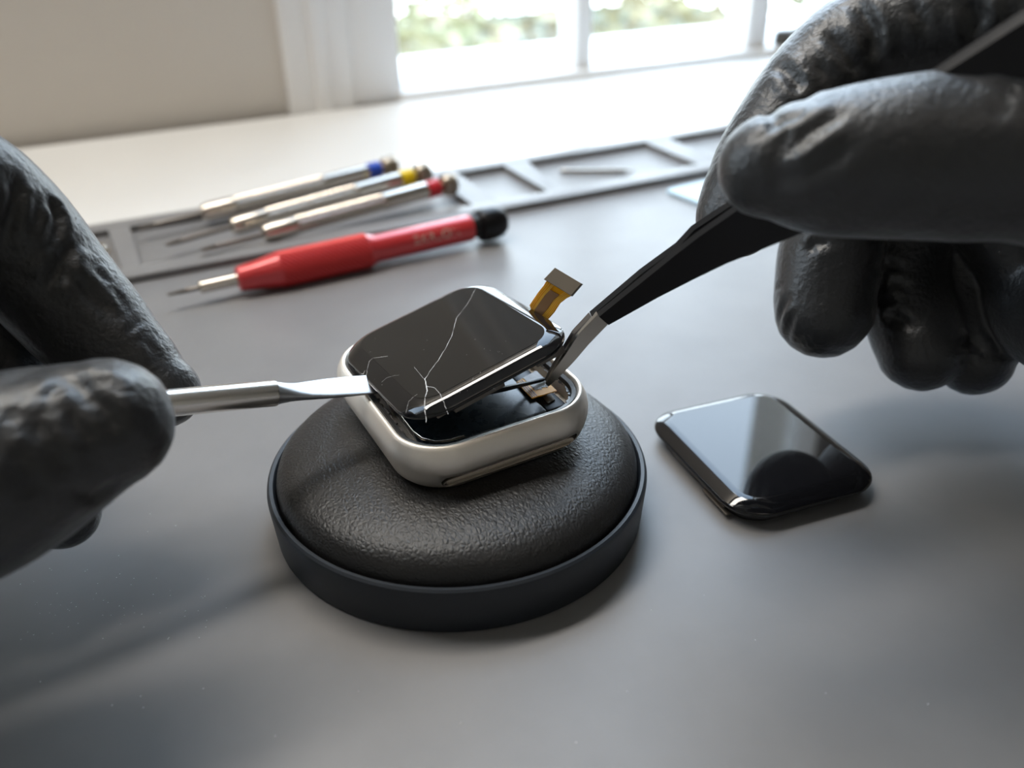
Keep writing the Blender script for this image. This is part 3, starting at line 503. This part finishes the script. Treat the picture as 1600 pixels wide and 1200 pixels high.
# ---------------------------------------------------------------- gloved hands
def catmull(P, steps):
    out = []; n = len(P)
    for i in range(n-1):
        p0, p1, p2, p3 = (np.array(P[max(i-1, 0)]), np.array(P[i]), np.array(P[i+1]), np.array(P[min(i+2, n-1)]))
        for k in range(steps):
            t_ = k/steps
            out.append(0.5*((2*p1) + (-p0+p2)*t_ + (2*p0-5*p1+4*p2-p3)*t_**2 + (-p0+3*p1-3*p2+p3)*t_**3))
    out.append(np.array(P[-1])); return out
def glove(name, label, chains, creases, seed, vox=0.7):
    b = bmesh.new()
    for ch in chains:
        pts = catmull(ch, 7); n = 28; prev = None; rings_ = []
        P = [Vector([float(c_) for c_ in p[:3]]) for p in pts]; rad = [max(float(p[3]), 0.5) for p in pts]
        path = []
        t0 = (P[1]-P[0]).normalized(); t1 = (P[-1]-P[-2]).normalized()
        for k in (90, 70, 50, 30, 12): path.append((P[0] - t0*rad[0]*math.sin(R(k)), max(rad[0]*math.cos(R(k)), 0.02), t0))
        for i, p in enumerate(P): path.append((p, rad[i], (P[min(i+1, len(P)-1)]-P[max(i-1, 0)]).normalized()))
        for k in (12, 30, 50, 70, 90): path.append((P[-1] + t1*rad[-1]*math.sin(R(k)), max(rad[-1]*math.cos(R(k)), 0.02), t1))
        u = t0.orthogonal().normalized()
        for p, r_, t_ in path:
            u = (u - t_*u.dot(t_)).normalized(); v = t_.cross(u)
            rings_.append([b.verts.new(p + r_*(math.cos(2*math.pi*k/n)*u + math.sin(2*math.pi*k/n)*v)) for k in range(n)])
        for A, B in zip(rings_[:-1], rings_[1:]):
            for k in range(n): b.faces.new((A[k], A[(k+1) % n], B[(k+1) % n], B[k]))
        b.faces.new(list(reversed(rings_[0]))); b.faces.new(rings_[-1])
    bmesh.ops.recalc_face_normals(b, faces=b.faces[:])
    me = bpy.data.meshes.new(name); b.to_mesh(me); b.free(); o = bpy.data.objects.new(name, me); COL.objects.link(o)
    md = o.modifiers.new('remesh', 'REMESH'); md.mode = 'VOXEL'; md.voxel_size = vox
    sm = o.modifiers.new('smooth', 'SMOOTH'); sm.iterations = 6; sm.factor = 0.5
    dg = bpy.context.evaluated_depsgraph_get(); m2 = bpy.data.meshes.new_from_object(o.evaluated_get(dg)); o.modifiers.clear()
    o.data = m2; bpy.data.meshes.remove(me); m2.name = name
    n = len(m2.vertices); co = np.empty(n*3); m2.vertices.foreach_get('co', co); co = co.reshape(-1, 3)
    nr = np.empty(n*3); m2.vertices.foreach_get('normal', nr); nr = nr.reshape(-1, 3)
    disp = np.zeros(n)
    for pts, wd, amp in creases:
        pts = np.array(pts); sel = np.where(np.all((co > pts.min(0)-6*wd) & (co < pts.max(0)+6*wd), axis=1))[0]
        if not len(sel): continue
        q = co[sel]; dm = np.full(len(sel), 1e9); fade = np.ones(len(sel)); tt = np.zeros(len(sel)); acc = 0
        for i in range(len(pts)-1):
            a, c_ = pts[i], pts[i+1]; ab = c_-a; h = np.clip(((q-a) @ ab)/(ab @ ab), 0, 1); d = np.linalg.norm(q-(a+h[:, None]*ab), axis=1)
            better = d < dm; dm[better] = d[better]; tt[better] = (i+h[better])/(len(pts)-1)
        env = np.clip(np.minimum(tt, 1-tt)*4+0.15, 0, 1)
        disp[sel] += amp*env*(-np.exp(-(dm/wd)**2) + 0.55*np.exp(-((dm-2.0*wd)/(1.1*wd))**2))
    for i in range(n):
        p = Vector(co[i].tolist())
        disp[i] += 0.20*noise.noise(p*0.16 + Vector((seed, 0, 0))) + 0.05*noise.noise(p*0.55 + Vector((0, seed, 0)))
    co = (co + nr*disp[:, None])*S
    m2.vertices.foreach_set('co', co.ravel()); m2.update()
    m2.polygons.foreach_set('use_smooth', [True]*len(m2.polygons)); m2.materials.clear(); m2.materials.append(M['glove'])
    tag(o, label, 'hand'); return o
RIGHT = [[(94.29, 97.78, 79.18, 7.6), (98.13, 95.31, 79.43, 9.7), (102.91, 92.46, 79.84, 10.9), (109.84, 88.13, 80.68, 11.9), (117.37, 83.22, 81.1, 12.3), (125.3, 76.65, 81.3, 12.4), (135.61, 67.6, 79.58, 14), (148.07, 58.22, 75.07, 17)],
 [(107.43, 117.64, 63.2, 7.6), (112.52, 119.61, 70.22, 8.4), (118.97, 120.49, 77.64, 9.1), (126.43, 120.62, 84.71, 9.8), (133.25, 118.54, 89.89, 10.3), (139.83, 111.34, 94.02, 10.6), (149.32, 100.93, 97.53, 11), (160.64, 85.92, 95.46, 13)],
 [(146.06, 128.04, 31.0, 10.9), (148.04, 130.72, 36.65, 11.3), (153.2, 134.78, 48.9, 11.3), (160.58, 133.43, 60.61, 11.2), (164.4, 125.22, 68.97, 11.2), (170.07, 106.86, 77.21, 11.6), (174.75, 86.45, 79.56, 13)],
 [(166.91, 116.13, 21.29, 10.0), (168.2, 121.28, 26.2, 10.4), (169.31, 127.7, 34.89, 10.6), (173.48, 130.2, 45.96, 10.7), (180.78, 122.9, 54.48, 11), (183.52, 103.15, 62.27, 11.4), (182.41, 83.54, 65.25, 13)],
 [(178.21, 110.09, 18.99, 9.0), (179.34, 114.74, 23.0, 9.4), (181.04, 120.87, 31.71, 9.6), (186.13, 121.23, 40.25, 10), (190.43, 114.25, 44.9, 10.4), (192.87, 98.56, 46.73, 11), (189.94, 80.96, 49.35, 12)],
 [(162.41, 86.22, 93.35, 13), (170.21, 71.01, 82.23, 18), (178.62, 54.14, 71.06, 23), (195.59, 33.24, 60.48, 25), (222.68, 5.38, 47.23, 28)],
 [(175.32, 86.01, 77.35, 13), (178.27, 69.33, 72.1, 19), (183.13, 54.39, 67.04, 23)],
 [(182.64, 82.75, 64.22, 13.5), (182.23, 67.32, 64.19, 19), (184.99, 53.8, 63.63, 23)],
 [(187.43, 79.48, 49.08, 13), (185.11, 67.48, 52.8, 19), (186.35, 54.93, 58.47, 23)],
 [(188.31, 110.4, 37.36, 11), (184.92, 99.05, 33.26, 12.5), (181.35, 83.12, 37.94, 15), (185.29, 66.83, 47.97, 19)],
 [(182.96, 117.13, 51.36, 11), (187.41, 107.5, 40.17, 12), (185.46, 93.41, 37.0, 14), (184.03, 76.39, 45.67, 16)],
 [(151.66, 64.48, 75.54, 16), (165.4, 58.36, 71.05, 20), (178.96, 52.79, 67.27, 23)]]
LEFT = [[(-3.07, 126.13, 47.73, 9.9), (-7.22, 126.39, 46.85, 11.2), (-12.65, 125.98, 45.92, 12.8), (-21.2, 124.49, 44.85, 14.2), (-31.36, 122.79, 44.2, 14.5), (-43.17, 123.04, 43.22, 16), (-56.73, 125.23, 41.84, 19)],
 [(6.99, 155.12, 35.31, 7.0), (4.36, 157.99, 37.61, 8.5), (1.16, 161.54, 41.5, 9.7), (-2.6, 166.19, 47.64, 10.7), (-6.93, 170.01, 56.03, 11.2), (-10.73, 171.74, 65.61, 11.2), (-15.78, 169.81, 74.58, 10.6), (-25.73, 163.69, 81.26, 10.8), (-42.12, 161.25, 80.52, 12.5)],
 [(-14.62, 148.98, 19.84, 7.0), (-16.91, 157.31, 22.8, 8.1), (-17.85, 171.8, 28.29, 9.5), (-17.18, 181.75, 36.04, 10.3), (-23.65, 185.44, 48.5, 10.3), (-34.01, 176.06, 61.8, 10.8), (-50.19, 171.33, 65.68, 12.5)],
 [(-30.23, 146.8, 20.11, 6.7), (-33.64, 155.26, 22.39, 7.8), (-39.61, 167.56, 30.51, 8.6), (-44.63, 175.71, 40.98, 9.2), (-49.05, 175.89, 49.7, 9.8), (-57.82, 173.66, 55.29, 12.5)],
 [(-41.9, 148.83, 21.97, 6.2), (-45.59, 157.34, 24.11, 7), (-50.96, 168.52, 30.98, 7.6), (-56.23, 175.08, 36.84, 8.2), (-59.73, 174.96, 41.85, 9), (-65.81, 173.93, 45.42, 11.5)],
 [(-43.5, 162.55, 79.43, 12.5), (-59.02, 156.13, 67.33, 18), (-75.16, 148.86, 55.45, 22), (-95.82, 146.33, 47.22, 24), (-121.3, 148.83, 40.91, 27)],
 [(-50.95, 170.11, 65.21, 12.5), (-64.11, 161.78, 60.02, 18), (-76.22, 149.4, 53.44, 22)],
 [(-58.98, 173.69, 54.41, 12.5), (-69.44, 164.77, 52.43, 18), (-77.29, 149.92, 51.4, 22)],
 [(-66.99, 173.96, 44.53, 11.5), (-74.12, 164.74, 44.72, 17), (-79.02, 151.69, 48.76, 22)],
 [(-53.93, 125.55, 42.54, 17), (-65.5, 133.49, 45.55, 20), (-76.14, 144.63, 50.2, 22)]]
RC = [([[98.06, 88.78, 88.63], [95.76, 89.54, 87.36], [93.58, 90.38, 85.86], [91.6, 91.27, 83.96], [90.13, 92.34, 82.55]], 1.1, 0.55),
 ([[92.82, 92.36, 85.97], [90.45, 93.25, 84.02]], 0.8, 0.4),
 ([[97.29, 85.04, 85.26], [94.73, 86.34, 83.1], [92.4, 88.07, 80.84], [89.02, 92.6, 78.77]], 1.3, 0.35),
 ([[89.85, 95.37, 84.79], [93.23, 94.88, 86.73], [95.02, 92.57, 87.88]], 0.8, 0.25),
 ([[94.83, 85.46, 78.8], [93.05, 87.85, 76.73], [91.27, 91.16, 75.68]], 1.2, 0.2),
 ([[116.16, 121.66, 88.07], [115.89, 118.51, 87.31], [116.0, 116.17, 85.99], [97.01, 94.64, 89.02]], 1.1, 0.8),
 ([[122.12, 117.75, 93.37], [122.67, 114.55, 91.78], [123.72, 112.28, 89.43], [124.99, 111.05, 87.0]], 1.1, 0.9),
 ([[127.1, 117.14, 97.98], [126.65, 113.59, 96.17], [126.77, 111.52, 94.08], [126.7, 110.82, 91.54], [126.39, 110.79, 89.2]], 1.2, 1.0),
 ([[130.69, 108.14, 98.44], [131.0, 106.14, 96.68], [131.78, 104.62, 94.25]], 1.0, 0.5),
 ([[135.66, 101.18, 99.19], [136.03, 99.91, 96.63], [136.71, 99.41, 93.93]], 1.3, 1.0),
 ([[136.72, 99.68, 99.27], [137.28, 98.49, 95.75]], 0.9, 0.6),
 ([[119.74, 113.63, 87.1], [119.1, 115.64, 88.94]], 1, 0.4),
 ([[110.76, 119.26, 81.69], [93.17, 97.44, 86.66], [91.75, 94.36, 85.67]], 1, 0.3),
 ([[136.1, 129.53, 36.28], [135.61, 130.44, 32.42], [136.06, 131.32, 29.23]], 0.9, 0.5),
 ([[135.46, 126.81, 33.19], [135.5, 127.47, 29.43], [137.05, 128.69, 25.28]], 0.8, 0.45),
 ([[137.81, 135.52, 35.43], [136.82, 132.7, 37.05]], 0.6, 0.4),
 ([[139.74, 129.68, 45.61], [141.07, 129.01, 47.64], [143.13, 126.61, 48.49]], 1.2, 0.5),
 ([[150.52, 121.17, 43.06], [160.64, 124.74, 40.46], [161.95, 121.72, 39.59]], 1, 0.5),
 ([[150.52, 118.33, 33.07], [158.81, 119.53, 30.14], [160.26, 114.32, 29.16]], 1.2, 0.7),
 ([[158.25, 124.16, 32.21], [159.57, 120.1, 33.23]], 0.9, 0.5),
 ([[153.69, 121.31, 39.02], [160.49, 121.98, 37.32], [161.77, 119.26, 36.21]], 0.9, 0.45),
 ([[166.56, 107.61, 25.97], [172.2, 107.59, 25.35], [173.36, 104.15, 23.41]], 1, 0.5),
 ([[167.17, 106.5, 23.27], [171.43, 105.32, 21.9]], 0.8, 0.4),
 ([[116.58, 76.92, 92.26], [114.32, 77.79, 91.77]], 1.5, 0.4),
 ([[114.65, 74.76, 90.38], [111.26, 76.75, 89.55]], 1.5, 0.3)]
LC = [([[-6.62, 124.98, 57.4], [-5.1, 122.76, 56.86], [-3.65, 120.54, 55.72], [-2.72, 119.0, 54.29], [-2.05, 117.83, 52.63], [-1.24, 116.64, 49.32]], 1.5, 0.9),
 ([[-2.53, 123.09, 57.01], [-0.99, 121.75, 56.21], [0.01, 120.0, 54.74]], 1.0, 0.5),
 ([[-8.94, 120.75, 56.33], [-8.02, 122.09, 56.79], [-7.04, 122.81, 56.96]], 0.9, 0.5),
 ([[-9.48, 114.03, 45.86], [-6.58, 116.03, 42.47], [-3.37, 117.53, 42.36]], 1.2, 0.5),
 ([[-11.55, 118.27, 55.51], [-10.64, 116.63, 53.61], [-9.89, 115.27, 51.28], [-9.28, 114.17, 46.67]], 1.4, 0.6),
 ([[-14.05, 115.78, 54.18], [-12.82, 113.66, 50.47], [-13.11, 112.56, 46.56]], 1.8, 0.6),
 ([[-6.64, 119.53, 54.87], [-6.39, 117.93, 53.08], [-4.63, 116.71, 50.59]], 1.3, 0.5),
 ([[-13.9, 124.8, 58.29], [-11.15, 127.16, 57.87], [-7.91, 128.45, 57.4]], 1.6, 0.3),
 ([[0.77, 118.91, 52.98], [1.84, 118.18, 50.37]], 1, 0.25),
 ([[-13.96, 119.56, 57.04], [-13.2, 117.86, 55.74]], 1.4, 0.35),
 ([[-7.09, 163.41, 75.49], [-7.16, 162.7, 73.55], [-7.71, 161.9, 71.92], [-9.23, 160.92, 69.53], [-11.22, 160.57, 65.69]], 1.1, 0.9),
 ([[-5.32, 164.01, 73.11], [-4.88, 163.44, 70.77], [-6.03, 161.99, 68.07]], 1.0, 0.3),
 ([[-3.28, 165.34, 71.29], [-2.38, 165.32, 69.35], [-2.2, 164.67, 67.81], [-2.95, 163.15, 66.01], [-4.66, 161.47, 64.36], [-6.39, 160.49, 63.19]], 1.1, 0.95),
 ([[-1.54, 163.51, 64.25], [-2.73, 161.63, 62.42], [-4.67, 159.85, 59.93], [-6.91, 158.92, 57.58]], 1.4, 1.0),
 ([[-3.5, 160.11, 59.71], [-1.29, 159.18, 56.49], [2.31, 156.5, 50.62]], 1.2, 0.5),
 ([[1.51, 162.23, 58.38], [2.47, 161.12, 56.15]], 0.8, 0.3),
 ([[3.58, 160.6, 54.26], [4.41, 158.95, 51.61]], 0.7, 0.25),
 ([[6.6, 155.28, 46.29], [7.29, 153.01, 43.27]], 0.8, 0.25),
 ([[5.92, 157.88, 49.17], [3.77, 155.24, 48.29]], 0.7, 0.25)]
glove('gloved_hand', 'right hand in a black nitrile glove gripping the tweezers between thumb and forefinger', RIGHT, RC, 1.3)
glove('gloved_hand', 'left hand in a black nitrile glove holding the steel prying tool', LEFT, LC, 7.7)
